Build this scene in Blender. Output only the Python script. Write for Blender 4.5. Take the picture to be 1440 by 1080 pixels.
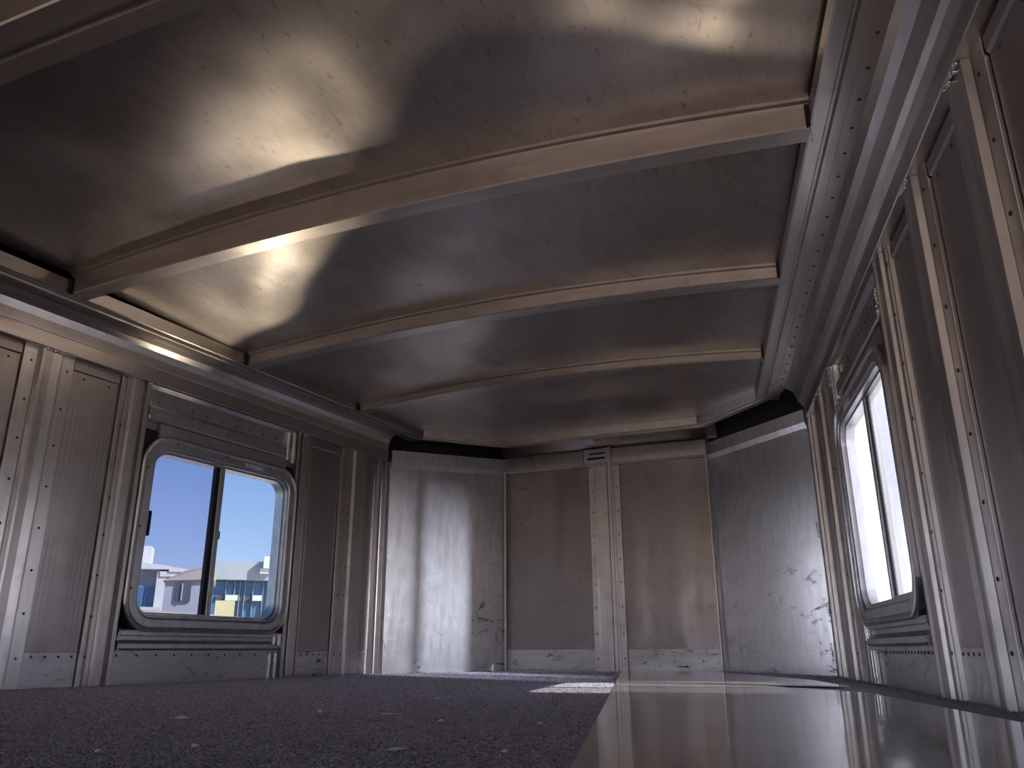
import bpy, bmesh, math, random
from mathutils import Vector, Matrix
random.seed(7)
S = bpy.context.scene
COL = S.collection
for o in list(bpy.data.objects): bpy.data.objects.remove(o)
PI = math.pi

# ------------------------------------------------------------------ camera
H = 0.0984
cd = bpy.data.cameras.new('camera'); cam = bpy.data.objects.new('camera', cd); COL.objects.link(cam)
cd.sensor_width = 36; cd.lens = 1132.9 * 36 / 1440; cd.clip_start = 0.01; cd.clip_end = 2000
FW = Vector((-0.361149, 0.877894, 0.314443)); RT = Vector((0.924195, 0.381890, -0.004733)); UP = Vector((0.124238, -0.288897, 0.949265))
M = Matrix((RT, UP, -FW)).transposed().to_4x4(); M.translation = (0, 0, H)
cam.matrix_world = M
S.camera = cam

# ------------------------------------------------------------------ world, sun, exposure
W = bpy.data.worlds.new('world'); S.world = W; W.use_nodes = True
nt = W.node_tree; nt.nodes.clear()
sk = nt.nodes.new('ShaderNodeTexSky'); sk.sky_type = 'NISHITA'; sk.sun_disc = False
sk.sun_elevation = math.radians(41); sk.sun_rotation = math.radians(90)
sk.altitude = 100; sk.air_density = 1.0; sk.dust_density = 0.6; sk.ozone_density = 3.0
bg = nt.nodes.new('ShaderNodeBackground'); bg.inputs[1].default_value = 0.15
wo = nt.nodes.new('ShaderNodeOutputWorld')
hz_ = nt.nodes.new('ShaderNodeMix'); hz_.data_type = 'RGBA'; hz_.blend_type = 'MULTIPLY'; hz_.inputs[0].default_value = 1
hz_.inputs[7].default_value = (1.14, 0.97, 1.10, 1); nt.links.new(sk.outputs[0], hz_.inputs[6]); nt.links.new(hz_.outputs[2], bg.inputs[0]); nt.links.new(bg.outputs[0], wo.inputs[0])
sd = bpy.data.lights.new('sun', 'SUN'); sd.energy = 7.0; sd.angle = math.radians(0.6); sd.color = (1.0, 0.92, 0.80)
sun = bpy.data.objects.new('sun', sd); COL.objects.link(sun)
SUNDIR = Vector((-1.27, -0.10, -1.0))
sun.rotation_euler = SUNDIR.to_track_quat('-Z', 'Y').to_euler(); sun.location = (10, 2, 9)
S.view_settings.view_transform = 'Standard'; S.view_settings.look = 'None'
S.view_settings.gamma = 1; S.view_settings.use_curve_mapping = False
S.view_settings.exposure = 0.82
S.cycles.sample_clamp_indirect = 4.0
PA, PB = 1.35, 5.8          # strength of the two added lamps that draw the ceiling patches

# ------------------------------------------------------------------ plan of the trailer nose
Lx, Lt, Rx, Rt = -2.36528, 0.08538, 0.47102, -0.16514
P1y, P4y, D, P2x, P3x = 3.43225, 3.44836, 4.11866, -1.73522, -0.61289
P1 = (Lx + Lt * P1y, P1y); P2 = (P2x, D); P3 = (P3x, D); P4 = (Rx + Rt * P4y, P4y)
YB = -2.2
nL = Vector((1, -Lt)).normalized(); nR = Vector((-1, Rt)).normalized(); nR = Vector((-1, Rt)).normalized()
def wp(side, y, z, off=0.0):
    """a point at wall distance y, height z, standing off inward from the wall's post face"""
    if side == 'L': return Vector((Lx + Lt * y + off * nL.x, y + off * nL.y, z))
    if side == 'R': return Vector((Rx + Rt * y + off * nR.x, y + off * nR.y, z))
    return Vector((y, D - off, z))                       # front wall: 'y' is x
def frL(y): return -2.20344 + 0.077455 * y
def frR(y): return 0.296106 - 0.168994 * y
FD = 3.8072
FP = [(frL(YB), YB), (frL(3.507), 3.507), (-1.612, FD), (-0.6036, FD), (frR(3.496), 3.496), (frR(YB), YB)]
ZF = 1.1292

# ------------------------------------------------------------------ materials
def nd(nt, t, **k):
    n = nt.nodes.new(t)
    for a, v in k.items(): setattr(n, a, v)
    return n
def newmat(name):
    m = bpy.data.materials.new(name); m.use_nodes = True
    nt = m.node_tree; nt.nodes.clear()
    out = nd(nt, 'ShaderNodeOutputMaterial'); return m, nt, out
def ramp(nt, src, stops):
    r = nd(nt, 'ShaderNodeValToRGB'); nt.links.new(src, r.inputs[0])
    e = r.color_ramp.elements
    while len(e) < len(stops): e.new(0.5)
    for q, (p, c) in zip(e, stops):
        q.position = p; q.color = (c, c, c, 1) if isinstance(c, (int, float)) else (*c, 1)
    return r.outputs[0]
def noise(nt, vec, scale, detail=4, rough=0.55, dist=0.0, mp=(1, 1, 1), rot=(0, 0, 0), loc=(0, 0, 0)):
    m = nd(nt, 'ShaderNodeMapping'); m.inputs['Scale'].default_value = mp; m.inputs['Rotation'].default_value = rot; m.inputs['Location'].default_value = loc
    nt.links.new(vec, m.inputs[0])
    n = nd(nt, 'ShaderNodeTexNoise'); n.inputs['Scale'].default_value = scale; n.inputs['Detail'].default_value = detail
    n.inputs['Roughness'].default_value = rough; n.inputs['Distortion'].default_value = dist
    nt.links.new(m.outputs[0], n.inputs['Vector']); return n.outputs[0]
def mix(nt, a, b, f, mode='MIX'):
    m = nd(nt, 'ShaderNodeMix', data_type='RGBA', blend_type=mode)
    for s, v in ((m.inputs[0], f), (m.inputs[6], a), (m.inputs[7], b)):
        if hasattr(v, 'is_linked') or hasattr(v, 'links'): nt.links.new(v, s)
        elif isinstance(v, (int, float)): s.default_value = v
        else: s.default_value = (*v, 1)
    return m.outputs[2]
def val(nt, op, a, b=None, c=None, clamp=False):
    m = nd(nt, 'ShaderNodeMath', operation=op, use_clamp=clamp)
    for i, v in enumerate((a, b, c)):
        if v is None: continue
        if isinstance(v, (int, float)): m.inputs[i].default_value = v
        else: nt.links.new(v, m.inputs[i])
    return m.outputs[0]

def metal(name, col, rough=0.33, streak=(1, 1, 0.06), smudge=0.45, tarnish=(0.20, 0.14, 0.10), tarn=0.25,
          wave=0.0, wscale=2.0, wmap=(1, 1, 1), scuff=0.0, grain=0.035, scuffscale=9.0, mottle=0.10, scmap=(1, 1, 1.9), met=1.0, ticks=0.0, finecol=0.82):
    m, nt, out = newmat(name)
    tc = nd(nt, 'ShaderNodeTexCoord'); geo = nd(nt, 'ShaderNodeNewGeometry'); v = geo.outputs['Position']
    b = nd(nt, 'ShaderNodeBsdfPrincipled'); b.inputs['Metallic'].default_value = met
    big = noise(nt, v, 2.3, 5, 0.6, 0.6, streak if max(streak) < 30 else (1, 1, 1))
    fine = noise(nt, v, 38, 3, 0.6, 0, streak)
    mot = noise(nt, v, 11, 6, 0.65, 0.4)
    c = mix(nt, col, tuple(x * finecol for x in col), ramp(nt, fine, [(0.35, 0.0), (0.7, 1.0)]))
    c = mix(nt, c, tarnish, val(nt, 'MULTIPLY', ramp(nt, big, [(0.42, 0.0), (0.72, 1.0)]), tarn))
    c = mix(nt, c, tuple(x * 0.45 for x in col), val(nt, 'MULTIPLY', ramp(nt, mot, [(0.5, 0.0), (0.75, 1.0)]), mottle * 3))
    r = val(nt, 'ADD', rough - 0.08, val(nt, 'MULTIPLY', mot, smudge * 0.4))
    if ticks > 0:
        t1 = noise(nt, v, 95, 4, 0.65, 0.5, (1, 0.28, 1), (0, 0, 0.55))
        t2 = noise(nt, v, 160, 3, 0.6, 0.4, (1, 1, 1))
        tk = val(nt, 'MULTIPLY', ramp(nt, t1, [(0.60, 0.0), (0.70, 1.0)]), ticks)
        c = mix(nt, c, tuple(x * 0.35 for x in col), tk)
        tk2 = val(nt, 'MULTIPLY', ramp(nt, t2, [(0.66, 0.0), (0.72, 1.0)]), ticks * 0.3)
        c = mix(nt, c, tuple(min(1, x * 1.3) for x in col), tk2); r = val(nt, 'ADD', r, val(nt, 'MULTIPLY', tk2, 0.3))
    if scuff > 0:
        s1 = noise(nt, v, scuffscale, 9, 0.72, 0.9, scmap)
        s2 = noise(nt, v, 2.6, 2, 0.5, 0.0, (1, 1, 1), (0, 0, 0), (3.1, 1.7, 0.4))
        sep = nd(nt, 'ShaderNodeSeparateXYZ'); nt.links.new(v, sep.inputs[0])
        low = ramp(nt, sep.outputs[2], [(0.0, 1.0), (0.30, 0.75), (0.62, 0.12), (0.9, 0.0)])
        k = val(nt, 'MULTIPLY', ramp(nt, s1, [(0.565, 0.0), (0.62, 1.0)]), ramp(nt, s2, [(0.40, 0.0), (0.55, 1.0)]))
        k = val(nt, 'MULTIPLY', k, low); k = val(nt, 'MULTIPLY', k, scuff)
        c = mix(nt, c, (0.035, 0.033, 0.035), k)
        r = val(nt, 'ADD', r, val(nt, 'MULTIPLY', k, 0.4))
    nt.links.new(c, b.inputs['Base Color']); nt.links.new(r, b.inputs['Roughness'])
    bp = nd(nt, 'ShaderNodeBump'); bp.inputs['Strength'].default_value = grain; bp.inputs['Distance'].default_value = 0.002
    nt.links.new(fine, bp.inputs['Height'])
    last = bp.outputs[0]
    if wave > 0:
        w = noise(nt, v, wscale, 1.5, 0.4, 0.3, wmap)
        b2 = nd(nt, 'ShaderNodeBump'); b2.inputs['Strength'].default_value = 1.0; b2.inputs['Distance'].default_value = wave
        nt.links.new(w, b2.inputs['Height']); nt.links.new(last, b2.inputs['Normal']); last = b2.outputs[0]
    nt.links.new(last, b.inputs['Normal']); nt.links.new(b.outputs[0], out.inputs[0])
    return m

AL = (0.62, 0.59, 0.57)
M_post = metal('post_aluminium', (0.66, 0.63, 0.61), 0.30, (1, 1, 0.05), mottle=0.16)
M_skin = metal('wall_skin_aluminium', (0.42, 0.385, 0.38), 0.40, (1, 1, 0.04), finecol=0.92, wave=0.010, wscale=3.0, wmap=(1, 1, 0.35))
M_front = metal('front_panel_aluminium', (0.30, 0.268, 0.262), 0.29, (1, 1, 0.05), finecol=0.94, ticks=0.12, wave=0.012, wscale=4.5, wmap=(1, 1, 0.22))
M_corner = metal('corner_sheet_aluminium', (0.80, 0.79, 0.80), 0.30, (1, 1, 0.3), scuff=0.9, tarn=0.05, mottle=0.03, met=0.85, wave=0.004, wscale=2)
M_kick = metal('kick_plate_aluminium', (0.60, 0.58, 0.58), 0.38, (0.1, 0.1, 1), scuff=0.75, scuffscale=16)
M_rail = metal('rail_aluminium', (0.60, 0.56, 0.54), 0.30, (1, 0.04, 1), tarn=0.3)
M_beam = metal('beam_aluminium', (0.60, 0.54, 0.49), 0.36, (0.05, 1, 1), tarn=0.7, mottle=0.14, met=0.88)
M_frame = metal('frame_aluminium', (0.58, 0.53, 0.49), 0.34, (1, 0.05, 1), tarn=0.5)
M_ceil = metal('ceiling_aluminium', (0.47, 0.425, 0.39), 0.35, (1, 0.3, 1), tarn=0.3, mottle=0.10, smudge=0.3, met=0.88, ticks=0.6, grain=0.015, finecol=0.9)
M_win = metal('window_frame_aluminium', (0.56, 0.56, 0.58), 0.36, (1, 1, 0.3), tarn=0.1)
M_sheet = metal('floor_sheet_aluminium', (0.50, 0.465, 0.455), 0.10, (1, 1, 1), tarn=0.10, smudge=0.36, wave=0.0022, wscale=2.2, mottle=0.14, met=0.28, grain=0.01)
M_cap = metal('nose_cap_aluminium', (0.50, 0.45, 0.42), 0.42, (0.1, 1, 1), tarn=0.5)
M_weld = metal('weld_aluminium', (0.90, 0.89, 0.88), 0.25, (1, 1, 1), tarn=0.0, grain=0.5, met=0.6, mottle=0.0)

def plain(name, col, rough=0.7, metallic=0.0, var=0.12, scale=8, spec=0.3):
    m, nt, out = newmat(name); b = nd(nt, 'ShaderNodeBsdfPrincipled')
    geo = nd(nt, 'ShaderNodeNewGeometry')
    n = noise(nt, geo.outputs['Position'], scale, 5)
    c = mix(nt, tuple(x * (1 - var) for x in col), tuple(min(1, x * (1 + var)) for x in col), n)
    nt.links.new(c, b.inputs['Base Color']); b.inputs['Roughness'].default_value = rough
    b.inputs['Metallic'].default_value = metallic; b.inputs['Specular IOR Level'].default_value = spec
    nt.links.new(b.outputs[0], out.inputs[0]); return m
M_rivet = plain('rivet_steel', (0.10, 0.085, 0.08), 0.45, 0.8)
M_rubber = plain('black_rubber', (0.012, 0.013, 0.018), 0.6)
M_dark = plain('void_shade_black', (0.010, 0.009, 0.009), 0.9)  # near-black: shade of the roof corner voids put into the colour
M_sticker = plain('pale_sticker', (0.62, 0.63, 0.68), 0.5, 0, 0.25, 160)
M_chaff = plain('dry_chaff', (0.95, 0.88, 0.78), 0.8, 0, 0.15, 60)
M_amber = plain('amber_reflection', (0.60, 0.19, 0.05), 0.5)
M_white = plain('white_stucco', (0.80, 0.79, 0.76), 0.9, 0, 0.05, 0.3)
M_grey = plain('grey_shade_stucco', (0.33, 0.35, 0.39), 0.9, 0, 0.06, 0.3)  # shade on the white tower building's wall put into this grey
M_tan = plain('tan_roof', (0.44, 0.37, 0.32), 0.9, 0, 0.1, 0.3)
M_lgrey = plain('light_grey_wall', (0.46, 0.47, 0.50), 0.9, 0, 0.06, 0.3)
M_bglass = plain('building_glass', (0.10, 0.20, 0.36), 0.35, 0, 0.35, 0.5)
M_bdark = plain('dark_window', (0.10, 0.11, 0.14), 0.4, 0, 0.2, 0.5)
M_yellow = plain('cream_wall', (0.62, 0.53, 0.32), 0.9, 0, 0.05, 0.4)
M_sand = plain('sandy_ground', (0.57, 0.495, 0.43), 0.95, 0, 0.15, 0.15)
M_leaf = plain('shrub_green', (0.12, 0.19, 0.10), 0.8, 0, 0.4, 2)

def glass(name, dust, speck, tint=(0.52, 0.555, 0.63)):
    m, nt, out = newmat(name)
    geo = nd(nt, 'ShaderNodeNewGeometry')
    tr = nd(nt, 'ShaderNodeBsdfTransparent'); tr.inputs[0].default_value = (*tint, 1)
    gl = nd(nt, 'ShaderNodeBsdfGlossy'); gl.inputs['Roughness'].default_value = 0.03
    fr = nd(nt, 'ShaderNodeLayerWeight'); fr.inputs[0].default_value = 0.5
    m1 = nd(nt, 'ShaderNodeMixShader'); nt.links.new(val(nt, 'ADD', val(nt, 'MULTIPLY', val(nt, 'POWER', fr.outputs[1], 5.0), 0.75), 0.02), m1.inputs[0])
    nt.links.new(tr.outputs[0], m1.inputs[1]); nt.links.new(gl.outputs[0], m1.inputs[2])
    tl = nd(nt, 'ShaderNodeBsdfTranslucent'); tl.inputs[0].default_value = (0.85, 0.86, 0.88, 1)
    n = noise(nt, geo.outputs['Position'], 90, 5, 0.7)
    n2 = noise(nt, geo.outputs['Position'], 6, 3, 0.6, 0.5, (1, 1, 0.3))
    f = val(nt, 'ADD', val(nt, 'MULTIPLY', ramp(nt, n, [(0.5, 0.0), (0.68, 1.0)]), speck), val(nt, 'MULTIPLY', n2, dust * 2), clamp=True)
    m2 = nd(nt, 'ShaderNodeMixShader'); nt.links.new(f, m2.inputs[0]); nt.links.new(m1.outputs[0], m2.inputs[1]); nt.links.new(tl.outputs[0], m2.inputs[2])
    nt.links.new(m2.outputs[0], out.inputs[0]); return m
M_glass = glass('clear_glass', 0.006, 0.0)
M_glass2 = glass('dusty_glass', 0.0, 0.07, (0.62, 0.68, 0.71))
M_glass3 = glass('hazy_glass', 0.07, 0.03, (0.62, 0.62, 0.64))
M_glass4 = glass('bright_hazy_glass', 0.09, 0.03, (0.80, 0.82, 0.86))

def carpet():
    m, nt, out = newmat('charcoal_carpet'); b = nd(nt, 'ShaderNodeBsdfPrincipled')
    v = nd(nt, 'ShaderNodeNewGeometry').outputs['Position']
    f = noise(nt, v, 105, 8, 0.82, 0.6); g = noise(nt, v, 17, 7, 0.8); h = noise(nt, v, 60, 5, 0.75, 1.5)
    c = mix(nt, (0.10, 0.092, 0.112), (0.86, 0.81, 0.86), ramp(nt, f, [(0.42, 0.0), (0.58, 1.0)]))
    c = mix(nt, c, (0.16, 0.145, 0.15), val(nt, 'MULTIPLY', ramp(nt, g, [(0.4, 0.0), (0.65, 1.0)]), 0.6))
    c = mix(nt, c, (0.95, 0.86, 0.80), val(nt, 'MULTIPLY', ramp(nt, h, [(0.63, 0.0), (0.70, 1.0)]), 0.6))
    nt.links.new(c, b.inputs['Base Color']); b.inputs['Roughness'].default_value = 0.95
    b.inputs['Specular IOR Level'].default_value = 0.1
    b.inputs['Sheen Tint'].default_value = (0.85, 0.82, 1.0, 1); b.inputs['Sheen Weight'].default_value = 0.9; b.inputs['Sheen Roughness'].default_value = 0.6
    bp = nd(nt, 'ShaderNodeBump'); bp.inputs['Strength'].default_value = 0.7; bp.inputs['Distance'].default_value = 0.006
    nt.links.new(val(nt, 'ADD', f, val(nt, 'MULTIPLY', h, 1.2)), bp.inputs['Height']); nt.links.new(bp.outputs[0], b.inputs['Normal'])
    nt.links.new(b.outputs[0], out.inputs[0]); return m
M_carpet = carpet()

# ------------------------------------------------------------------ object helpers
def mkobj(name, verts, faces, mat, parent=None, base=None, smooth=False, solid=0.0, bevel=0.0, mats=None):
    base = Vector(base) if base is not None else (Vector(parent.location) if parent is not None and parent.type == 'EMPTY' else Vector((0, 0, 0)))
    if parent is not None and parent.parent is not None: base = parent['_b'] if '_b' in parent else base
    me = bpy.data.meshes.new(name); me.from_pydata([tuple(Vector(v) - base) for v in verts], [], faces)
    bm = bmesh.new(); bm.from_mesh(me); bmesh.ops.recalc_face_normals(bm, faces=bm.faces); bm.to_mesh(me); bm.free()
    me.materials.append(mat)
    if smooth:
        for p in me.polygons: p.use_smooth = True
    o = bpy.data.objects.new(name, me); COL.objects.link(o)
    if parent is not None: o.parent = parent
    else: o.location = base
    if solid:
        s = o.modifiers.new('s', 'SOLIDIFY'); s.thickness = solid; s.offset = 0
    if bevel:
        s = o.modifiers.new('b', 'BEVEL'); s.width = bevel; s.segments = 2; s.limit_method = 'ANGLE'; s.angle_limit = 0.6
    return o
def child(name, verts, faces, mat, par, root, **k):
    """sub-part: parented to a mesh part whose own origin equals the root's"""
    o = mkobj(name, verts, faces, mat, None, root.location, **k)
    o.location = (0, 0, 0); o.parent = par; return o
def thing(name, label, cat, loc, group=None):
    o = bpy.data.objects.new(name, None); COL.objects.link(o); o.location = loc; o.empty_display_size = 0.05
    o['label'] = label; o['category'] = cat
    if group: o['group'] = group
    return o
def tag(o, label, cat, group=None):
    o['label'] = label; o['category'] = cat
    if group: o['group'] = group
    return o
def struct(o): o['kind'] = 'structure'; return o
def sempty(name, loc):
    o = bpy.data.objects.new(name, None); COL.objects.link(o); o.location = loc; o['kind'] = 'structure'; return o

class MB:
    def __init__(s): s.v = []; s.f = []
    def add(s, vs, fs):
        n = len(s.v); s.v += [Vector(v) for v in vs]; s.f += [tuple(i + n for i in f) for f in fs]; return s
    def hexa(s, p):
        return s.add(p, [(0, 1, 2, 3), (4, 7, 6, 5), (0, 4, 5, 1), (1, 5, 6, 2), (2, 6, 7, 3), (3, 7, 4, 0)])
    def box(s, x0, x1, y0, y1, z0, z1):
        return s.hexa([(x0, y0, z0), (x1, y0, z0), (x1, y1, z0), (x0, y1, z0), (x0, y0, z1), (x1, y0, z1), (x1, y1, z1), (x0, y1, z1)])
    def wbox(s, side, y0, y1, z0, z1, o0, o1):
        w = lambda y, z, o: wp(side, y, z, o)
        return s.hexa([w(y0, z0, o0), w(y1, z0, o0), w(y1, z0, o1), w(y0, z0, o1), w(y0, z1, o0), w(y1, z1, o0), w(y1, z1, o1), w(y0, z1, o1)])
    def loft(s, rings, closed=True, caps=True):
        n0 = len(s.v); n = len(rings[0])
        for r in rings: s.v += [Vector(q) for q in r]
        for i in range(len(rings) - 1):
            for j in range(n if closed else n - 1):
                k = (j + 1) % n
                s.f.append((n0 + i * n + j, n0 + i * n + k, n0 + (i + 1) * n + k, n0 + (i + 1) * n + j))
        if caps and closed:
            s.f.append(tuple(n0 + j for j in range(n))[::-1]); s.f.append(tuple(n0 + (len(rings) - 1) * n + j for j in range(n)))
        return s
def vprof(side, prof, z0, z1, back=-0.03):
    """vertical extrusion: prof = [(y, off)...] closed against the wall skin"""
    p = list(prof); mb = MB()
    pts = p + [(p[-1][0], back), (p[0][0], back)]
    mb.loft([[wp(side, y, z0, o) for y, o in pts], [wp(side, y, z1, o) for y, o in pts]])
    return mb

# rivet: one flattened dome, shared by every rivet
def dome(r=0.0042, h=0.0022):
    vs = [(0, 0, h)]; fs = []
    n = 10
    for k, (rr, hh) in enumerate(((0.55, 0.85), (0.9, 0.45), (1.0, 0.0))):
        for i in range(n): a = 2 * PI * i / n; vs.append((r * rr * math.cos(a), r * rr * math.sin(a), h * hh))
    for i in range(n): fs.append((0, 1 + i, 1 + (i + 1) % n))
    for k in range(2):
        for i in range(n): a = 1 + k * n; fs.append((a + i, a + n + i, a + n + (i + 1) % n, a + (i + 1) % n))
    fs.append(tuple(1 + 2 * n + i for i in range(n))[::-1])
    me = bpy.data.meshes.new('rivet'); me.from_pydata(vs, [], fs); me.materials.append(M_rivet)
    for p in me.polygons: p.use_smooth = True
    return me
RIV = dome()
def rivet(par, root, pos, normal):
    o = bpy.data.objects.new('rivet', RIV); COL.objects.link(o); o.parent = par
    o.location = Vector(pos) - Vector(root.location)
    o.rotation_euler = Vector(normal).to_track_quat('Z', 'Y').to_euler(); return o
def nrm(side): return (nL.x, nL.y, 0) if side == 'L' else ((nR.x, nR.y, 0) if side == 'R' else (0, -1, 0))
def weld(par, root, pts, r=0.005):
    mb = MB()
    for (a, b) in zip(pts[:-1], pts[1:]):
        a = Vector(a); b = Vector(b); n = max(2, int((b - a).length / 0.006))
        for i in range(n + 1):
            c = a.lerp(b, i / n) + Vector((random.uniform(-1, 1), random.uniform(-1, 1), random.uniform(-1, 1))) * r * 0.35
            rr = r * random.uniform(0.6, 1.1)
            vs = []; fs = []
            for j in range(3):
                t = PI * (j + 1) / 4
                for k in range(6): al = 2 * PI * k / 6 + j; vs.append(c + Vector((math.sin(t) * math.cos(al), math.sin(t) * math.sin(al), math.cos(t))) * rr)
            vs += [c + Vector((0, 0, rr)), c - Vector((0, 0, rr))]
            for j in range(2):
                for k in range(6): fs.append((j * 6 + k, j * 6 + (k + 1) % 6, j * 6 + 6 + (k + 1) % 6, j * 6 + 6 + k))
            for k in range(6): fs.append((18, (k + 1) % 6, k)); fs.append((19, 12 + k, 12 + (k + 1) % 6))
            mb.add(vs, fs)
    o = mkobj('weld_bead', mb.v, mb.f, M_weld, None, root.location, smooth=True); o.location = (0, 0, 0); o.parent = par
    return o

SK = -0.026        # wall skin, behind the post faces
RZ = [0.087 + 0.1235 * k for k in range(8)]

# ------------------------------------------------------------------ side walls (skin)
WY0, WY1, WZ0, WZ1 = 1.992, 2.775, 0.172, 0.845     # bay opening behind each window
def side_wall(side, name):
    mb = MB(); t0, t1 = SK - 0.03, SK
    ye = P1y if side == 'L' else P4y
    mb.wbox(side, YB, WY0, -0.02, 1.0, t0, t1); mb.wbox(side, WY1, ye + 0.14, -0.02, 1.0, t0, t1)
    mb.wbox(side, WY0, WY1, -0.02, WZ0, t0, t1); mb.wbox(side, WY0, WY1, WZ1, 1.0, t0, t1)
    struct(mkobj(name, mb.v, mb.f, M_skin))
side_wall('L', 'wall_left'); side_wall('R', 'wall_right')
# front wall skin: two slightly recessed bays
mb = MB(); mb.wbox('F', P2x - 0.01, P3x + 0.01, -0.02, 1.14, -0.03, -0.012)
struct(mkobj('wall_front', mb.v, mb.f, M_front))

# ------------------------------------------------------------------ sweeps in plan (rails, ceiling frame)
def sweep_plan(path, prof, inward=1):
    """profile [(off, z)] swept along an open plan path, mitred; off is to the right-hand side of travel * inward"""
    rings = []
    n = len(path)
    for i, p in enumerate(path):
        p = Vector(p)
        d0 = (p - Vector(path[i - 1])).normalized() if i > 0 else None
        d1 = (Vector(path[i + 1]) - p).normalized() if i < n - 1 else None
        if d0 is None: d0 = d1
        if d1 is None: d1 = d0
        n0 = Vector((d0.y, -d0.x)) * inward; n1 = Vector((d1.y, -d1.x)) * inward
        b = (n0 + n1); b = b / max(0.2, b.dot(n0))
        rings.append([Vector((p.x + b.x * o, p.y + b.y * o, z)) for o, z in prof])
    return rings
# ceiling frame: path runs along the inner lip, offsets are negative (outward)
prof = [(0.0, ZF + 0.012), (0.0, ZF + 0.003), (-0.004, ZF), (-0.030, ZF), (-0.034, ZF + 0.007), (-0.040, ZF + 0.007), (-0.044, ZF + 0.0), (-0.098, ZF), (-0.102, ZF + 0.006), (-0.102, ZF + 0.035), (-0.05, ZF + 0.055), (0.0, ZF + 0.045)]
def split_run(path, i0, i1, prof, name, mat=M_frame):
    rings = sweep_plan(path, prof)[i0:i1 + 1]
    mb = MB().loft(rings); return mkobj(name, mb.v, mb.f, mat)
profF = [(o * 0.62, z) for o, z in prof]
a = split_run(FP, 0, 1, prof, 'trim_1'); struct(a)
b_ = split_run(FP, 4, 5, prof, 'trim_2'); struct(b_)
c_ = split_run(FP, 1, 4, profF, 'trim_3'); struct(c_)
# rivets along the right frame member
fr = sempty('trim_4', (0, 0, 0)); fr.name = 'trim_4'
strip = MB().loft([[wp('R', y, ZF + dz, o) for (o, dz) in ((0.079, 0.004), (0.079, -0.0015), (0.112, -0.0015), (0.112, 0.004))] for y in (YB, 3.44)])
st = mkobj('rivet_strip', strip.v, strip.f, M_frame, fr)
for k in range(26):
    y = 1.05 + k * 0.092
    p = wp('R', y, ZF - 0.0016, 0.094); rivet(fr, fr, p, (0, 0, -1))

# long top rails with a shallow cove under the ceiling
railp = [(SK - 0.03, 1.0), (0.006, 1.0), (0.008, 1.003), (0.008, 1.048), (0.004, 1.052), (0.005, 1.056), (0.008, 1.085), (0.017, 1.108), (0.034, 1.122), (0.060, 1.131), (0.078, 1.134), (0.078, 1.19), (SK - 0.03, 1.19)]
def rail(side, n, y1):
    rp = railp
    if side == 'R': rp = [(-0.056, 1.0), (0.006, 1.0), (0.008, 1.003), (0.008, 1.040), (0.010, 1.046), (0.020, 1.062), (0.030, 1.072), (0.036, 1.090), (0.044, 1.110), (0.060, 1.124), (0.085, 1.133), (0.085, 1.19), (-0.056, 1.19)]
    mb = MB().loft([[wp(side, YB + (y1 - YB) * i / 24, z, o) for o, z in rp] for i in range(25)])
    o = struct(mkobj('trim_%d' % n, mb.v, mb.f, M_rail)); return o
rail('L', 5, 3.40); rail('R', 6, 3.40)

# ------------------------------------------------------------------ ceiling sheet
def lerp(a, b, t): return a + (b - a) * t
BY = [0.79, 1.554, 2.279, 2.968]        # near faces of the roof beams
def vnoise(x, y, s):
    from mathutils import noise as N
    return N.noise(Vector((x * s, y * s, 3.7)))
def zarch(x, y):
    l, r = frL(min(y, 3.5)), frR(min(y, 3.5)); t = (x - l) / (r - l) * 2 - 1
    return 1 - min(1, t * t)
def plerp(y, pts):
    if y <= pts[0][0]: return pts[0][1]
    for (a, b), (c, d) in zip(pts[:-1], pts[1:]):
        if y <= c: return lerp(b, d, (y - a) / (c - a))
    return pts[-1][1]
ZC = [(0.5, 1.232), (0.8, 1.222), (1.554, 1.200), (2.279, 1.178), (2.968, 1.168), (3.8, 1.162)]
ZA = [(0.5, 0.07), (1.554, 0.062), (2.279, 0.050), (2.968, 0.044), (3.8, 0.020)]
def zceil(x, y):
    # distance (in bays) from the nearest beam
    ks = [-1.41, -0.68, 0.06] + BY + [FD]
    s = 0
    for i in range(len(ks) - 1):
        if ks[i] <= y <= ks[i + 1]: t = (y - ks[i]) / (ks[i + 1] - ks[i]); s = math.sin(PI * t)
    a = zarch(x, y)
    return plerp(y, ZC) + plerp(y, ZA) * a + s * (0.016 * vnoise(x + 0.3, y, 1.9) + 0.010 * vnoise(x, y + 4, 3.4) - 0.004) * min(1, a * 4) + 0.003 * vnoise(x, y, 6) * min(1, a * 3)
vs = []; fs = []; NX = 100; NY = 190
for j in range(NY + 1):
    y = YB + (FD + 0.01 - YB) * j / NY
    if y <= 3.507: x0, x1 = frL(y) - 0.02, frR(y) + 0.02
    else:
        t = (y - 3.507) / (FD - 3.507); x0 = lerp(frL(3.507), -1.612, min(1, t)) - 0.02; x1 = lerp(frR(3.5), -0.6036, min(1, t)) + 0.02
    for i in range(NX + 1):
        x = x0 + (x1 - x0) * i / NX
        z = zceil(x, y)
        # the sheet droops to the frame at its front edge and buckles at the two clipped corners
        if y > 3.45:
            e = min(1, (y - 3.45) / 0.36); z = lerp(z, ZF + 0.045 - 0.0 * e, e)
            xe = (x - x0) / (x1 - x0)
            z -= 0.016 * e * max(0, math.sin(PI * min(1, abs(xe - 0.5) * 2.0))) if False else 0
        vs.append((x, y, z))
for j in range(NY):
    for i in range(NX):
        a = j * (NX + 1) + i; fs.append((a, a + 1, a + NX + 2, a + NX + 1))
struct(mkobj('ceiling', vs, fs, M_ceil, smooth=True, solid=0.002))

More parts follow.
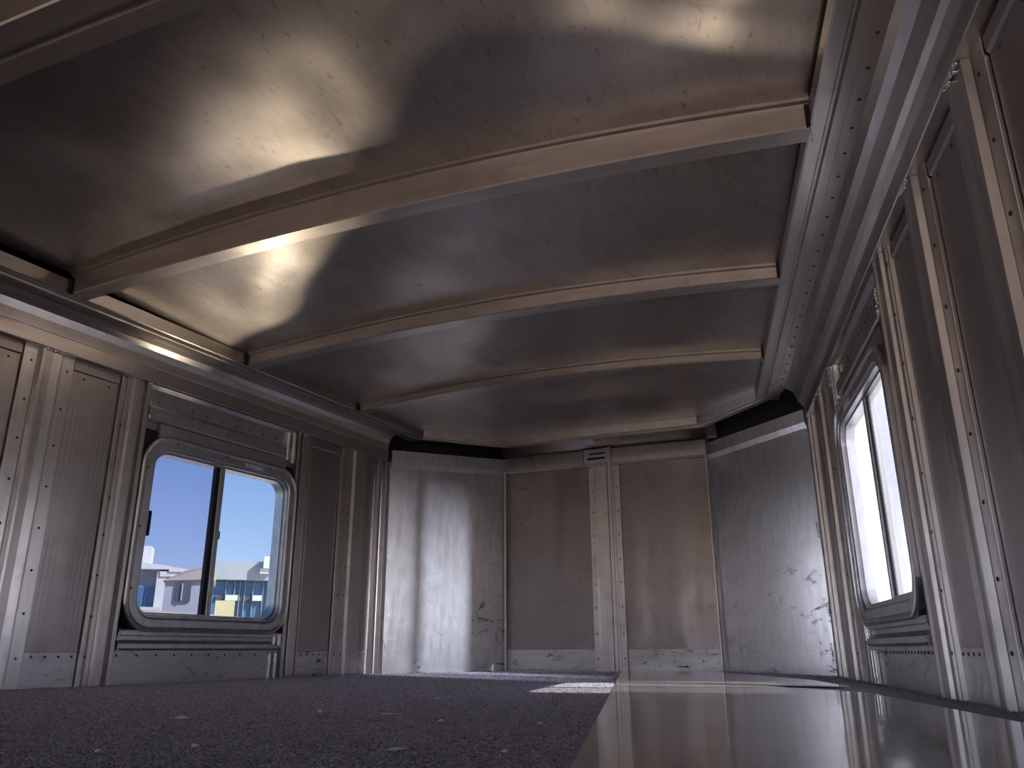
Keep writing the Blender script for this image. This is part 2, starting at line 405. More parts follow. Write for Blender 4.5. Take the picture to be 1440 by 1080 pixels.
# outer roof skin above it keeps the daylight out
mb = MB(); out = [(Lx + Lt * YB - 0.05, YB), (Lx + Lt * P1y - 0.05, P1y + 0.02), (P2x - 0.03, D + 0.05), (P3x + 0.03, D + 0.05), (Rx + Rt * P4y + 0.05, P4y + 0.02), (Rx + Rt * YB + 0.05, YB)]
mb.loft([[Vector((x, y, z)) for x, y in out] for z in (1.36, 1.38)])
for (p, q) in zip(out[:-1], out[1:]):
    p = Vector((*p, 0)); q = Vector((*q, 0)); n = (q - p).cross(Vector((0, 0, 1))).normalized() * -0.012
    z0 = 1.003; mb.hexa([p + Vector((0, 0, z0)), q + Vector((0, 0, z0)), q + n + Vector((0, 0, z0)), p + n + Vector((0, 0, z0)), p + Vector((0, 0, 1.37)), q + Vector((0, 0, 1.37)), q + n + Vector((0, 0, 1.37)), p + n + Vector((0, 0, 1.37))])
struct(mkobj('trim_7', mb.v, mb.f, M_dark))
# unseen rear wall, added with an opening sized to limit light from behind
mb = MB(); xa, xb = Lx + Lt * YB - 0.06, Rx + Rt * YB + 0.06
mb.box(xa, xb, YB - 0.02, YB, 0.95, 1.38); mb.box(xa, -2.3, YB - 0.02, YB, -1.55, 0.95); mb.box(0.5, xb, YB - 0.02, YB, -1.55, 0.95)
struct(mkobj('wall_rear', mb.v, mb.f, M_skin))
# lower body behind the raised nose deck
mb = MB(); yd = -0.45
for sd_ in 'LR': mb.wbox(sd_, YB, yd, -1.55, 0.0, SK - 0.03, SK)
mb.box(xa, xb, yd, yd + 0.03, -1.55, -0.031)
struct(mkobj('wall_step', mb.v, mb.f, M_skin))
mb = MB(); mb.box(xa, xb, YB, yd + 0.03, -1.58, -1.55); struct(mkobj('floor_rear', mb.v, mb.f, M_dark))

# ------------------------------------------------------------------ roof beams (things)
BEAML = ['wide aluminium roof beam crossing the top left corner of the view, nearest the camera',
         'long brown-stained aluminium roof beam with a bright lit stretch, second nearest the camera',
         'aluminium roof beam third from the camera, ending left just beyond the bright ceiling patch',
         'short aluminium roof beam furthest from the camera, closest to the front wall']
def beam(y0, label, w=0.056, wide=False):
    r = thing('roof_beam', label, 'beam', ((frL(y0) + frR(y0)) / 2, y0, ZF), 'arched roof beams under the ceiling sheet')
    rings = []
    x0, x1 = frL(y0) - 0.004, frR(y0) + 0.006
    if wide: pr = [(0, 0.09), (0, 0.004), (0.003, 0), (0.05, 0), (0.054, 0.012), (0.066, 0.012), (0.07, 0.0), (0.112, 0), (0.115, 0.004), (0.115, 0.09)]; 
    else: pr = [(-0.008, 0.10), (-0.008, 0.0), (0.0, -0.003), (0.0, 0.004), (0.003, 0), (w - 0.003, 0), (w, 0.004), (w, 0.10)]
    yb = y0 - (0.06 if wide else 0)
    for i in range(41):
        x = x0 + (x1 - x0) * i / 40; a = zarch(x, y0); zb = ZF + 0.001 + 0.040 * a
        zt = plerp(y0, ZC) + plerp(y0, ZA) * a - zb + 0.02
        if wide: rings.append([Vector((x, yb + dy, zb + (zt if dz > 0.05 else dz))) for dy, dz in pr])
        else:
            pz = [zt, zt - 0.029, zt - 0.032, 0.004, 0, 0, 0.004, zt]
            rings.append([Vector((x, yb + dy, zb + q)) for (dy, dz), q in zip(pr, pz)])
    mb = MB().loft(rings); mkobj('channel', mb.v, mb.f, M_beam, r)
    for x, s in ((x0, 1), (x1, -1)):
        mb = MB(); mb.box(min(x, x + s * 0.012), max(x, x + s * 0.012), yb - 0.012, yb + 0.002, ZF + 0.002, ZF + 0.05)
        mkobj('end_tab', mb.v, mb.f, M_rubber, r)
    if not wide:
        weld(r, r, [(x1 - 0.004, yb + 0.005, ZF + 0.0), (x1 - 0.004, yb + w, ZF + 0.0)], 0.0022)
    return r
for i, y in enumerate(BY): beam(y, BEAML[i], wide=(i == 0))

# ------------------------------------------------------------------ posts
def post(side, label, prof, rivs, welds=None, z1=1.0, mat=M_post, zs=RZ, grp='upright wall posts', name='wall_post'):
    ys = [p[0] for p in prof]; yc = (min(ys) + max(ys)) / 2
    r = thing(name, label, 'post', wp(side, yc, 0, 0))
    mb = vprof(side, prof, 0.0, z1, SK if side != 'F' else -0.012)
    ch = mkobj('channel', mb.v, mb.f, mat, r, bevel=0.0012)
    for (y, off) in rivs:
        for z in zs: rivet(ch, r, wp(side, y + random.uniform(-.001, .001), z + random.uniform(-.004, .004), off), nrm(side))
    for w in (welds or []): weld(r, r, w)
    return r
def hat(y, side):       # y = near edge of the crown
    return [(y - 0.050, -0.016), (y - 0.050, -0.0145), (y - 0.003, -0.0145), (y, 0.0), (y + 0.008, 0.0005), (y + 0.034, -0.0012), (y + 0.060, 0.0005), (y + 0.067, 0.0), (y + 0.070, -0.0145), (y + 0.116, -0.0145), (y + 0.116, -0.016)]
def hat_rivs(y): return [(y - 0.022, -0.0143), (y + 0.095, -0.0143)]
def jamb(sgn, y0):      # double channel beside the window; y0 = window-side edge
    q = [(0, 0.0), (0.003, 0.002), (0.016, 0.002), (0.018, -0.016), (0.030, -0.016), (0.033, -0.002), (0.064, -0.002), (0.067, -0.012), (0.084, -0.012), (0.086, -0.022), (0.098, -0.022), (0.101, -0.013), (0.106, -0.013), (0.108, -0.024)]
    return [(y0 - sgn * a, o) for a, o in (q if sgn < 0 else q[::-1])]
sides = {'L': 'left', 'R': 'right'}
for side in 'LR':
    s = sides[side]
    Z = 0.998
    def wl(y, side=side): return [[wp(side, y, Z - 0.002, 0.002), wp(side, y + 0.03, Z - 0.002, 0.003)]]
    if side == 'L':
        post('L', 'riveted hat-shaped aluminium post, leftmost on the left wall', hat(1.606, 'L'), hat_rivs(1.606), [[wp('L', 1.62, Z, 0.003), wp('L', 1.668, Z, 0.003)]])
        post('L', 'aluminium jamb post just left of the window on the left wall', jamb(1, 2.006), [(1.914, -0.011)], [[wp('L', 1.998, Z - .004, 0.003), wp('L', 2.004, Z - .004, 0.003)]])
        post('L', 'bright aluminium jamb post just right of the window on the left wall', jamb(-1, 2.760), [], [[wp('L', 2.765, Z - .004, 0.003), wp('L', 2.77, Z - .004, 0.003)], [wp('L', 2.80, Z - .004, 0.003), wp('L', 2.81, Z - .004, 0.003)]])
        pr = [(3.07, -0.016), (3.07, -0.013), (3.084, -0.010), (3.100, -0.010), (3.104, -0.013), (3.135, -0.013), (3.155, -0.013), (3.158, 0.0), (3.225, 0.0), (3.228, -0.013), (3.262, -0.013), (3.262, -0.016)]
        post('L', 'bright riveted aluminium post between the left window and the pale corner sheet', pr, [(3.092, -0.009), (3.138, -0.012)])
        post('L', 'narrow aluminium edge post beside the pale left corner sheet', [(3.345, -0.02), (3.348, -0.006), (3.372, -0.006), (3.376, -0.022), (3.398, -0.022), (3.402, 0.0), (3.424, 0.0), (3.427, -0.02)], [])
    else:
        post('R', 'tall aluminium post at the right edge of the photo, nearest post on the right wall', hat(1.264, 'R'), hat_rivs(1.264), [[wp('R', 1.27, Z, 0.003), wp('R', 1.335, Z, 0.003)]])
        post('R', 'riveted aluminium post on the right wall, next nearer the camera than the window jamb', hat(1.606, 'R'), hat_rivs(1.606), [[wp('R', 1.62, Z, 0.003), wp('R', 1.668, Z, 0.003)]])
        post('R', 'aluminium jamb post on the camera side of the right wall window', jamb(1, 2.006), [(1.914, -0.011)], [[wp('R', 1.99, 0.93, 0.005), wp('R', 2.0, 0.86, 0.005)]])
        post('R', 'aluminium jamb post on the far side of the right wall window', jamb(-1, 2.760), [], [[wp('R', 2.765, Z - .004, 0.003), wp('R', 2.765, .93, 0.003)]])
        pr = [(2.985, -0.016), (2.985, -0.012), (3.03, -0.012), (3.05, -0.012), (3.053, 0.0), (3.075, 0.001), (3.080, -0.006), (3.095, -0.006), (3.10, 0.001), (3.175, 0.0), (3.178, -0.013), (3.21, -0.013), (3.21, -0.016)]
        post('R', 'ribbed riveted post between the right window and the dark right corner sheet', pr, [(3.012, -0.0115)], [[wp('R', 3.06, Z, 0.003), wp('R', 3.15, Z, 0.003)]])
        post('R', 'narrow aluminium edge post beside the dark right corner sheet', [(3.345, -0.02), (3.348, -0.006), (3.372, -0.006), (3.376, -0.022), (3.398, -0.022), (3.402, 0.0), (3.424, 0.0), (3.427, -0.02)], [])
post('R', 'aluminium post cut off by the top right corner of the photo', hat(0.922, 'R'), hat_rivs(0.922), None)

# front centre post
cp = [(-1.248, -0.004), (-1.248, 0.002), (-1.222, 0.002), (-1.218, -0.001), (-1.214, -0.001), (-1.212, 0.006), (-1.148, 0.006), (-1.146, -0.002), (-1.138, -0.002), (-1.136, 0.014), (-1.124, 0.014), (-1.122, 0.006), (-1.112, 0.006), (-1.110, 0.002), (-1.080, 0.002), (-1.080, -0.004)]
fp = post('F', 'wide riveted aluminium centre post of the front wall', cp, [(-1.232, 0.0022), (-1.095, 0.0022)], z1=1.052, zs=[0.06 + 0.122 * k for k in range(9)])
mb = MB(); mb.wbox('F', -1.268, -1.112, 1.053, 1.132, 0.012, 0.026)
mb.wbox('F', -1.252, -1.150, 1.062, 1.070, 0.0262, 0.032); mb.wbox('F', -1.240, -1.140, 1.112, 1.121, 0.0262, 0.034)
mb.wbox('F', -1.138, -1.118, 1.050, 1.134, 0.0262, 0.036); mb.wbox('F', -1.225, -1.160, 1.086, 1.092, 0.0262, 0.031)
mkobj('top_bracket', mb.v, mb.f, M_kick, fp, bevel=0.002)
mb = MB(); mb.wbox('F', -1.246, -1.150, 1.073, 1.084, 0.0262, 0.0290); mb.wbox('F', -1.236, -1.146, 1.100, 1.109, 0.0262, 0.0285); mb.wbox('F', -1.272, -1.268, 1.05, 1.136, 0.010, 0.020)
mkobj('bracket_slot', mb.v, mb.f, M_rubber, fp)
weld(fp, fp, [wp('F', -1.26, 1.058, 0.030), wp('F', -1.14, 1.060, 0.034), wp('F', -1.128, 1.12, 0.038)], 0.004)

# front top trim, kick plates on the front
mb = MB(); pr = [(-0.012, 1.038), (0.006, 1.040), (0.012, 1.052), (0.012, 1.128), (0.004, 1.134), (-0.012, 1.134)]
mb.loft([[wp('F', x, z, o) for o, z in pr] for x in (P2x + 0.004, P3x - 0.004)])
struct(mkobj('trim_9', mb.v, mb.f, M_rail))
def kick(side, y0, y1, label, ztop=0.1, off=SK + 0.0035, rn=0, base=None):
    r = thing('kick_plate', label, 'kick plate', wp(side, (y0 + y1) / 2, 0, off), 'kick plates along the foot of the walls')
    mb = MB(); mb.wbox(side, y0, y1, 0, ztop, (off - 0.004), off); pl0 = mkobj('plate', mb.v, mb.f, M_kick, r, bevel=0.001)
    for k in range(rn): rivet(pl0, r, wp(side, y0 + (y1 - y0) * (k + 0.6) / rn, ztop - 0.012, off), nrm(side))
    return r
kick('F', P2x + 0.006, -1.25, 'scuffed aluminium kick plate of the front wall, left of the centre post', 0.104, -0.008)
kick('F', -1.078, P3x - 0.006, 'scuffed aluminium kick plate of the front wall, right of the centre post', 0.104, -0.008)
kick('L', 1.725, 1.895, 'blue-grey kick plate left of the window on the left wall, at the photo\'s lower left', rn=4)
kick('L', 2.875, 3.068, 'small scuffed kick plate just right of the window on the left wall', rn=5)
kick('L', 3.265, 3.34, 'smallest kick plate, next to the pale left corner sheet', rn=2)
kick('R', 1.725, 1.895, 'kick plate between the right window jamb and the next riveted post', rn=5)
kick('R', 1.384, 1.552, 'kick plate at the lower right edge of the photo', rn=5)
kick('R', 2.875, 2.98, 'narrow kick plate just beyond the right wall window', rn=0)

# panels between posts: folded top lip below the rail
def panel(side, y0, y1, label):
    r = thing('wall_panel', label, 'panel', wp(side, (y0 + y1) / 2, 0.1, SK), 'skin panels between wall posts')
    N_ = 10; rings = []
    mb = MB()
    for k in range(N_ + 1):
        y = lerp(y0, y1, k / N_); b = 0.004 * math.sin(PI * k / N_)
        rings.append([wp(side, y, 0.103, SK + 0.001), wp(side, y, 0.103, SK + 0.004), wp(side, y, 0.5, SK + 0.004 + b), wp(side, y, 0.962, SK + 0.004), wp(side, y, 0.966, SK + 0.009), wp(side, y, 0.992, SK + 0.009), wp(side, y, 0.996, SK + 0.001)])
    mb.loft(rings); sh0 = mkobj('sheet', mb.v, mb.f, M_skin, r, smooth=False)
    for k in range(2): rivet(sh0, r, wp(side, lerp(y0, y1, 0.25 + 0.55 * k), 0.945, SK + 0.0042), nrm(side))
    return r
panel('L', 1.725, 1.892, 'tall flat wall panel left of the left wall window')
panel('L', 1.384, 1.552, 'flat wall panel cut by the left edge of the photo')
panel('L', 2.875, 3.066, 'tall dark wall panel right of the left wall window')
panel('L', 3.266, 3.342, 'narrow wall panel next to the pale left corner sheet')
panel('R', 1.725, 1.892, 'tall wall panel on the camera side of the right wall window')
panel('R', 1.384, 1.552, 'tall wall panel at the right edge of the photo')
panel('R', 1.04, 1.21, 'wall panel in the top right corner of the photo')

# ------------------------------------------------------------------ corner sheets
def corner(a, b, za, zb, fa, fb, label, name, mat, flip):
    a = Vector((*a, 0)); b = Vector((*b, 0)); d = (b - a).normalized(); n = Vector((d.y, -d.x, 0))
    if n.dot(Vector((-0.9, 2, 0)) - a) < 0: n = -n
    r = thing(name, label, 'corner sheet', (a + b) / 2)
    N_ = 14; mb = MB(); rings = []
    for k in range(N_ + 1):
        t = k / N_; p = a.lerp(b, t); zt = lerp(za, zb, t); zf = lerp(fa, fb, t)
        wv = 0.003 * math.sin(t * 7)
        prof = [(-0.010, 0), (0, 0), (wv, 0.45), (0, zf - 0.024), (0.010, zf), (0.011, zt - 0.002), (0.006, zt), (-0.010, zt)]
        rings.append([p + n * o + Vector((0, 0, z)) for o, z in prof])
    mb.loft(rings); mkobj('sheet', mb.v, mb.f, mat, r)
    # small hinge-like welds at both edges
    for t, zz in ((0.012, 0.90), (0.012, 0.52), (0.988, 0.92), (0.988, 0.48), (0.012, 0.06)):
        p = a.lerp(b, t) + n * 0.004
        weld(r, r, [p + Vector((0, 0, zz)), p + Vector((0, 0, zz + 0.06))], 0.0032)
    return r
corner(P1, P2, 1.062, 1.124, 0.995, 1.058, 'pale scuffed aluminium corner sheet on the left, brightly lit', 'corner_sheet', M_corner, 1)
corner(P4, P3, 1.050, 1.108, 0.995, 1.045, 'dark scuffed aluminium corner sheet on the right, beside the right window', 'corner_sheet', M_corner, -1)
# corner beads front/side
for (x, y, lb) in ((P2[0], P2[1], 'thin upright seam bead where pale corner sheet meets the front wall'), (P3[0], P3[1], 'thin upright seam bead where dark corner sheet meets the front wall')):
    mb = MB(); s = 1 if x < -1 else -1
    mb.box(x - 0.005 + s * 0.006, x + 0.005 + s * 0.006, y - 0.026, y - 0.016, 0, 1.05)
    o = mkobj('seam_bead', mb.v, mb.f, M_post, None, (x, y, 0), bevel=0.003); tag(o, lb, 'seam')

# nose cap above the front wall
mb = MB(); rings = []
for k in range(9):
    t = k / 8; rings.append((D - 0.005 - 0.16 * t ** 1.5, 1.134 + 0.10 * math.sin(t * PI / 2)))
vs = []; fs = []
for y, z in rings: vs += [(P2x - 0.01, y, z), (P3x + 0.06, y, z)]
for k in range(8): fs.append((2 * k, 2 * k + 1, 2 * k + 3, 2 * k + 2))
struct(mkobj('trim_10', vs, fs, M_cap, smooth=True, solid=0.003))
for x0, lb in ((-1.205, 'left of two small amber reflections painted above the front wall'), (-1.06, 'right of two small amber reflections painted above the front wall')):  # amber reflections put in as coloured strips on the nose cap
    (ya, za), (yb, zb) = rings[2], rings[5]
    o = mkobj('painted_reflection', [(x0, ya - 0.004, za - 0.003), (x0 + 0.028, ya - 0.004, za - 0.003), (x0 + 0.028, yb - 0.004, zb - 0.004), (x0, yb - 0.004, zb - 0.004)], [(0, 1, 2, 3)], M_amber, None, (x0, ya, za), solid=0.001)
    tag(o, lb, 'painted reflection')

# ------------------------------------------------------------------ windows
def rrect(side, y0, y1, z0, z1, r, off, seg=8):
    pts = []
    for (cy, cz, a0) in ((y1 - r, z1 - r, 0), (y0 + r, z1 - r, PI / 2), (y0 + r, z0 + r, PI), (y1 - r, z0 + r, 1.5 * PI)):
        for k in range(seg + 1):
            a = a0 + PI / 2 * k / seg; pts.append(wp(side, cy + r * math.cos(a), cz + r * math.sin(a), off))
    return pts
def window(side, n):
    s = sides[side]
    c = wp(side, 2.385, WZ0, 0); r = sempty('window_%d' % n, c)
    y0, y1, z0, z1, R0 = 2.008, 2.768, 0.163, 0.826, 0.105
    def ring(i, off, ii=None): ii = i if ii is None else ii; return rrect(side, y0 + i, y1 - i, z0 + i, z1 - i, max(0.02, R0 - ii * 0.8), off)
    mb = MB(); prof = [(0.0, -0.024), (0.0, 0.008), (0.003, 0.013), (0.008, 0.015), (0.013, 0.013), (0.017, 0.010), (0.040, 0.010), (0.044, 0.008), (0.047, 0.004), (0.052, 0.004), (0.054, -0.010), (0.060, -0.010), (0.062, -0.05), (0.058, -0.055), (0.0, -0.055)]
    rg = [ring(i, o) for i, o in prof]; rg.append(rg[0]); mb.loft(rg, closed=True, caps=False)
    fr = mkobj('window_frame', mb.v, mb.f, M_win, r)
    for p in fr.data.polygons: p.use_smooth = False
    # screws in the frame
    for (y, z) in ((2.028, 0.70), (2.028, 0.50), (2.028, 0.30), (2.74, 0.62), (2.74, 0.36), (2.14, 0.806), (2.37, 0.806), (2.60, 0.806)):
        rivet(fr, r, wp(side, y, z, 0.010), nrm(side))
    # backing plate of the square bay; shade of its corner gaps painted black
    inner = rrect(side, y0 + .03, y1 - .03, z0 + .03, z1 - .03, 0.08, SK - 0.004); n_ = len(inner)
    outer = []
    for q in rrect(side, WY0 - .02, WY1 + .02, WZ0 - .02, WZ1 + .02, 0.001, SK - 0.004): outer.append(q)
    mb = MB(); mb.loft([inner, outer], closed=True, caps=False); mkobj('gap_backing', mb.v, mb.f, M_rubber, r, solid=0.004)
    # glass, two panes and the centre bars
    gy0, gy1, gz0, gz1 = y0 + .06, y1 - .06, z0 + .06, z1 - .06
    ym = 2.372
    def pane(ya, yb, off, mat, nm):
        m = MB(); m.wbox(side, ya, yb, gz0 - .006, gz1 + .006, off - 0.003, off); return mkobj(nm, m.v, m.f, mat, r)
    near, far = (M_glass, M_glass2) if side == 'L' else (M_glass3, M_glass4)
    pane(gy0 - .006, ym, -0.020, near, 'glass'); pane(ym - 0.01, gy1 + .006, -0.036, far, 'glass')
    m = MB(); m.wbox(side, ym - 0.006, ym + 0.016, gz0, gz1, -0.036, -0.010); mkobj('mullion', m.v, m.f, M_win, r, bevel=0.002)
    m = MB(); m.wbox(side, ym - 0.022, ym - 0.0062, gz0, gz1, -0.034, -0.016); mkobj('mullion_seal', m.v, m.f, M_rubber, r)
    m = MB(); m.wbox(side, gy0, ym - 0.01, gz0 - .001, gz0 + 0.004, -0.03, -0.012); m.wbox(side, ym, gy1, gz0 - 0.001, gz0 + 0.003, -0.045, -0.03); mkobj('bottom_track', m.v, m.f, M_win, r)
    m = MB(); m.wbox(side, gy0 - 0.001, gy0 + 0.010, 0.475, 0.56, -0.018, 0.0); mkobj('latch', m.v, m.f, M_rubber, r, bevel=0.003)
    m = MB(); m.wbox(side, ym + 0.017, ym + 0.026, 0.50, 0.53, -0.03, -0.014); m.wbox(side, ym + 0.017, ym + 0.023, 0.48, 0.55, -0.03, -0.02); mkobj('latch', m.v, m.f, M_rubber, r, bevel=0.002)
    m = MB(); m.wbox(side, 2.465, 2.560, 0.787, 0.8015, 0.0102, 0.0112)
    mkobj('sticker', m.v, m.f, M_sticker, r)
    # head and sill members across the bay
    mb = MB(); pr = [(SK, 0.870), (-0.006, 0.872), (-0.002, 0.878), (-0.002, 0.915), (-0.008, 0.925), (-0.018, 0.930), (-0.018, 0.986), (-0.006, 0.9985), (SK, 0.9985)]
    mb.loft([[wp(side, y, z, o) for o, z in pr] for y in (2.012, 2.756)])
    mb.wbox(side, 2.07, 2.71, 0.800, 0.8698, SK - .002, -0.010)
    hd = mkobj('window_head', mb.v, mb.f, M_win if side == 'L' else M_post, r)
    for k in range(9 if side == 'L' else 14): rivet(hd, r, wp(side, 2.06 + (0.66 / (9 if side == 'L' else 14)) * k, 0.945, -0.018), nrm(side))
    mb = MB(); pr = [(SK, 0.112), (-0.004, 0.108), (0.004, 0.112), (0.004, 0.126), (-0.006, 0.138), (-0.006, 0.150), (0.001, 0.153), (0.001, 0.168), (SK, 0.171)]
    mb.loft([[wp(side, y, z, o) for o, z in pr] for y in (2.012, 2.756)])
    mkobj('window_sill', mb.v, mb.f, M_win, r)
    # lower plate with perforated upper edge
    mb = MB(); mb.wbox(side, 2.010, 2.757, 0, 0.106, SK + .0005, SK + 0.008)
    pl_ = mkobj('lower_plate', mb.v, mb.f, M_kick, r, bevel=0.001)
    for k in range(10 if side == 'L' else 22):
        N_ = 10 if side == 'L' else 22; rivet(pl_, r, wp(side, 2.03 + 0.68 * k / (N_ - 1), 0.090, SK + 0.008), nrm(side))
    # little stub bracket at the far end
    mb = MB(); mb.wbox(side, 2.700, 2.712, 0.0, 0.097, SK + .008, -0.004); mb.wbox(side, 2.728, 2.742, 0.0, 0.097, SK + .008, -0.002)
    mb.wbox(side, 2.705, 2.72, 0.125, 0.16, -0.006, 0.006); mb.wbox(side, 2.73, 2.748, 0.12, 0.165, -0.006, 0.006)
    mb.wbox(side, 2.700, 2.712, 0.865, 0.985, -0.018, 0.001); mb.wbox(side, 2.728, 2.745, 0.855, 0.99, -0.018, 0.004)
    mkobj('stub_bracket', mb.v, mb.f, M_weld, r, bevel=0.003)
    weld(r, r, [wp(side, 2.012, 0.872, 0.0), wp(side, 2.012, 0.882, 0.002)], 0.004); weld(r, r, [wp(side, 2.012, 0.92, 0.0), wp(side, 2.012, 0.93, 0.002)], 0.004)
    weld(r, r, [wp(side, 2.014, 0.15, 0.003), wp(side, 2.013, 0.165, 0.004)], 0.005); weld(r, r, [wp(side, 2.014, 0.108, 0.003), wp(side, 2.013, 0.12, 0.006)], 0.005)
window('L', 1); window('R', 2)

# ------------------------------------------------------------------ floor: carpeted deck, aluminium sheet
YD = -0.45
deck = [(Lx + Lt * YD - .03, YD), (Lx + Lt * P1y - .02, P1y), (P2x - .01, D + .01), (P3x + .01, D + .01), (Rx + Rt * P4y + .02, P4y), (Rx + Rt * YD + .03, YD)]
mb = MB().loft([[Vector((x, y, z)) for x, y in deck] for z in (-0.03, 0.0)])
struct(mkobj('floor', mb.v, mb.f, M_carpet))
# ragged carpet nap along the foot of the walls and short fuzz
mb = MB()
def tuft(x, y, h, w, az):
    d = Vector((math.cos(az), math.sin(az), 0)) * w; t = Vector((random.uniform(-1, 1), random.uniform(-1, 1), 0)) * h * 0.9
    p = Vector((x, y, 0)); mb.add([p - d, p + d, p + t + Vector((0, 0, h))], [(0, 1, 2)])
path = [wp('L', 1.2, 0, 0.002).xy, Vector(P1), Vector(P2), Vector((-1.05, D))]
for a, b in zip(path[:-1], path[1:]):
    L_ = (b - a).length; n = Vector(((b - a).y, -(b - a).x)).normalized()
    for k in range(int(L_ * 420)):
        p = a.lerp(b, random.random()) + n * abs(random.gauss(0.002, 0.006)); tuft(p.x, p.y, random.uniform(0.002, 0.008), 0.0012, random.random() * PI)
for side_path in ([wp('R', 1.0, 0, 0.002).xy, wp('R', 3.44, 0, 0.002).xy, Vector(P3)],):
    for a, b in zip(side_path[:-1], side_path[1:]):
        L_ = (b - a).length; n = Vector((-(b - a).y, (b - a).x)).normalized()
        for k in range(int(L_ * 420)):
            p = a.lerp(b, random.random()) + n * abs(random.gauss(0.004, 0.008)); tuft(p.x, p.y, random.uniform(0.002, 0.008), 0.0012, random.random() * PI)
o = mkobj('carpet_fringe', mb.v, mb.f, M_carpet); tag(o, 'ragged fuzz of carpet fibres along the foot of the walls', 'fuzz'); o['kind'] = 'stuff'

# the pile itself: short loose fibres standing on the deck, densest where the eye can tell them apart
m_, nt, out_ = newmat('carpet_pile'); b = nd(nt, 'ShaderNodeBsdfPrincipled'); g_ = nd(nt, 'ShaderNodeNewGeometry')
c = ramp(nt, g_.outputs['Random Per Island'], [(0.0, (0.14, 0.128, 0.155)), (0.45, (0.30, 0.278, 0.32)), (0.9, (0.52, 0.48, 0.53)), (1.0, (0.85, 0.78, 0.74))])
nt.links.new(c, b.inputs['Base Color']); b.inputs['Roughness'].default_value = 0.95; b.inputs['Specular IOR Level'].default_value = 0.1
nt.links.new(b.outputs[0], out_.inputs[0]); M_pile = m_
mb = MB(); k = 0
pv = []; pf = []
while k < 52000:
    y = 0.55 / (1 - random.random() * 0.86); x = random.uniform(max(Lx + Lt * y + 0.01, -1.05 * y - 0.45), -0.060 - 0.2555 * y - 0.006)
    if y > 3.9 or (y > 3.43 and x < -2.05 + (y - 3.43) * 0.49): continue
    k += 1
    h = random.uniform(0.0005, 0.0016) * (1 + 0.15 * y); w = random.uniform(0.0004, 0.0012) * (1 + 0.4 * y); az = random.gauss(0.38, 0.7)
    dx, dy = math.cos(az) * w, math.sin(az) * w; tx, ty = random.gauss(0, 0.0018), random.gauss(0, 0.0014); n = len(pv)
    pv += [(x - dx, y - dy, 0.0), (x + dx, y + dy, 0.0), (x + tx + dx * 0.5, y + ty, h), (x + tx - dx * 0.5, y + ty, h * 0.9)]; pf.append((n, n + 1, n + 2, n + 3))
o = mkobj('carpet_pile', pv, pf, M_pile); tag(o, 'short dark grey carpet pile covering the deck floor', 'carpet pile'); o['kind'] = 'stuff'

def sheet(pts, z0, z1, label):
    mb = MB().loft([[Vector((x, y, z0)) for x, y in pts], [Vector((x, y, z1)) for x, y in pts]])
    o = mkobj('floor_sheet', mb.v, mb.f, M_sheet, None, (pts[0][0], pts[0][1], z0), bevel=0.0006); tag(o, label, 'sheet'); return o
eL = lambda y: -0.060 - 0.2555 * y; eR = lambda y: 0.325 - 0.1010 * y - 0.0245 * y * y * (1 if y > 0 else 0) if y < 2.3 else 0.010 - 0.27 * (y - 2.17)
sheet([(eL(-0.40), -0.40), (eL(2.62), 2.62), (-0.42, 2.66), (0.0, 2.15), (0.19, 1.345), (0.245, 0.9), (0.46, -0.40)], 0.0002, 0.0032, 'large polished aluminium floor sheet reflecting the right window, nearest the camera')
sheet([(eL(2.60), 2.60), (eL(4.04), 4.04), (-0.72, 4.07), (-0.16, 2.90), (-0.045, 2.40), (-0.43, 2.56)], 0.0034, 0.0062, 'smaller aluminium floor sheet lying at the foot of the front wall, partly sunlit')

# scattered chaff and straw
DEB = [((-0.966, 1.026), 0.014, 'pale wood chip on the carpet left of the middle, below the left window'), ((-0.668, 0.734), 0.006, 'small pale crumb at the photo\'s bottom edge under the left window'),
       ((-0.449, 0.78), 0.016, 'straight pale straw at the photo\'s bottom edge, left of the metal floor sheet'), ((-0.71, 1.2), 0.017, 'thin tan straw lying flat on the carpet in front of the pale corner sheet'),
       ((-0.841, 1.204), 0.006, 'tiny pale crumb between the wood chip and the tan straw'), ((-0.725, 0.661), 0.005, 'tiny crumb at the bottom left of the carpet'),
       ((-0.841, 1.623), 0.012, 'short curved straw on the carpet, farther off toward the front wall'), ((-0.419, 1.114), 0.006, 'small tan flake beside the edge of the metal floor sheet'),
       ((-0.339, 0.802), 0.005, 'tiny pale flake at the bottom of the carpet near the metal sheet'), ((-0.569, 1.11), 0.006, 'tiny pale flake on the middle of the carpet')]
for (x, y), L_, lb in DEB:
    az = random.uniform(-0.3, 0.6); d = Vector((math.cos(az + 0.4), math.sin(az + 0.4), 0)); n = Vector((-d.y, d.x, 0)); mb = MB(); w = 0.0018 if L_ > 0.01 else 0.0026
    rings = []
    for k in range(6):
        t = k / 5 - 0.5; p = Vector((x, y, 0.0042)) + d * t * L_ * 1.5 + n * 0.1 * L_ * math.sin(t * 5); ww = w * (1.05 - abs(t) * 1.6)
        rings.append([p + n * ww, p + Vector((0, 0, ww * (2.6 if 'chip' in lb else 1.1))), p - n * ww, p - Vector((0, 0, ww * 0.6))])
    mb.loft(rings); o = mkobj('straw' if L_ > 0.011 else 'chaff_flake', mb.v, mb.f, M_chaff, None, (x, y, 0.003), smooth=True); tag(o, lb, 'straw' if L_ > 0.011 else 'flake')
mb = MB()
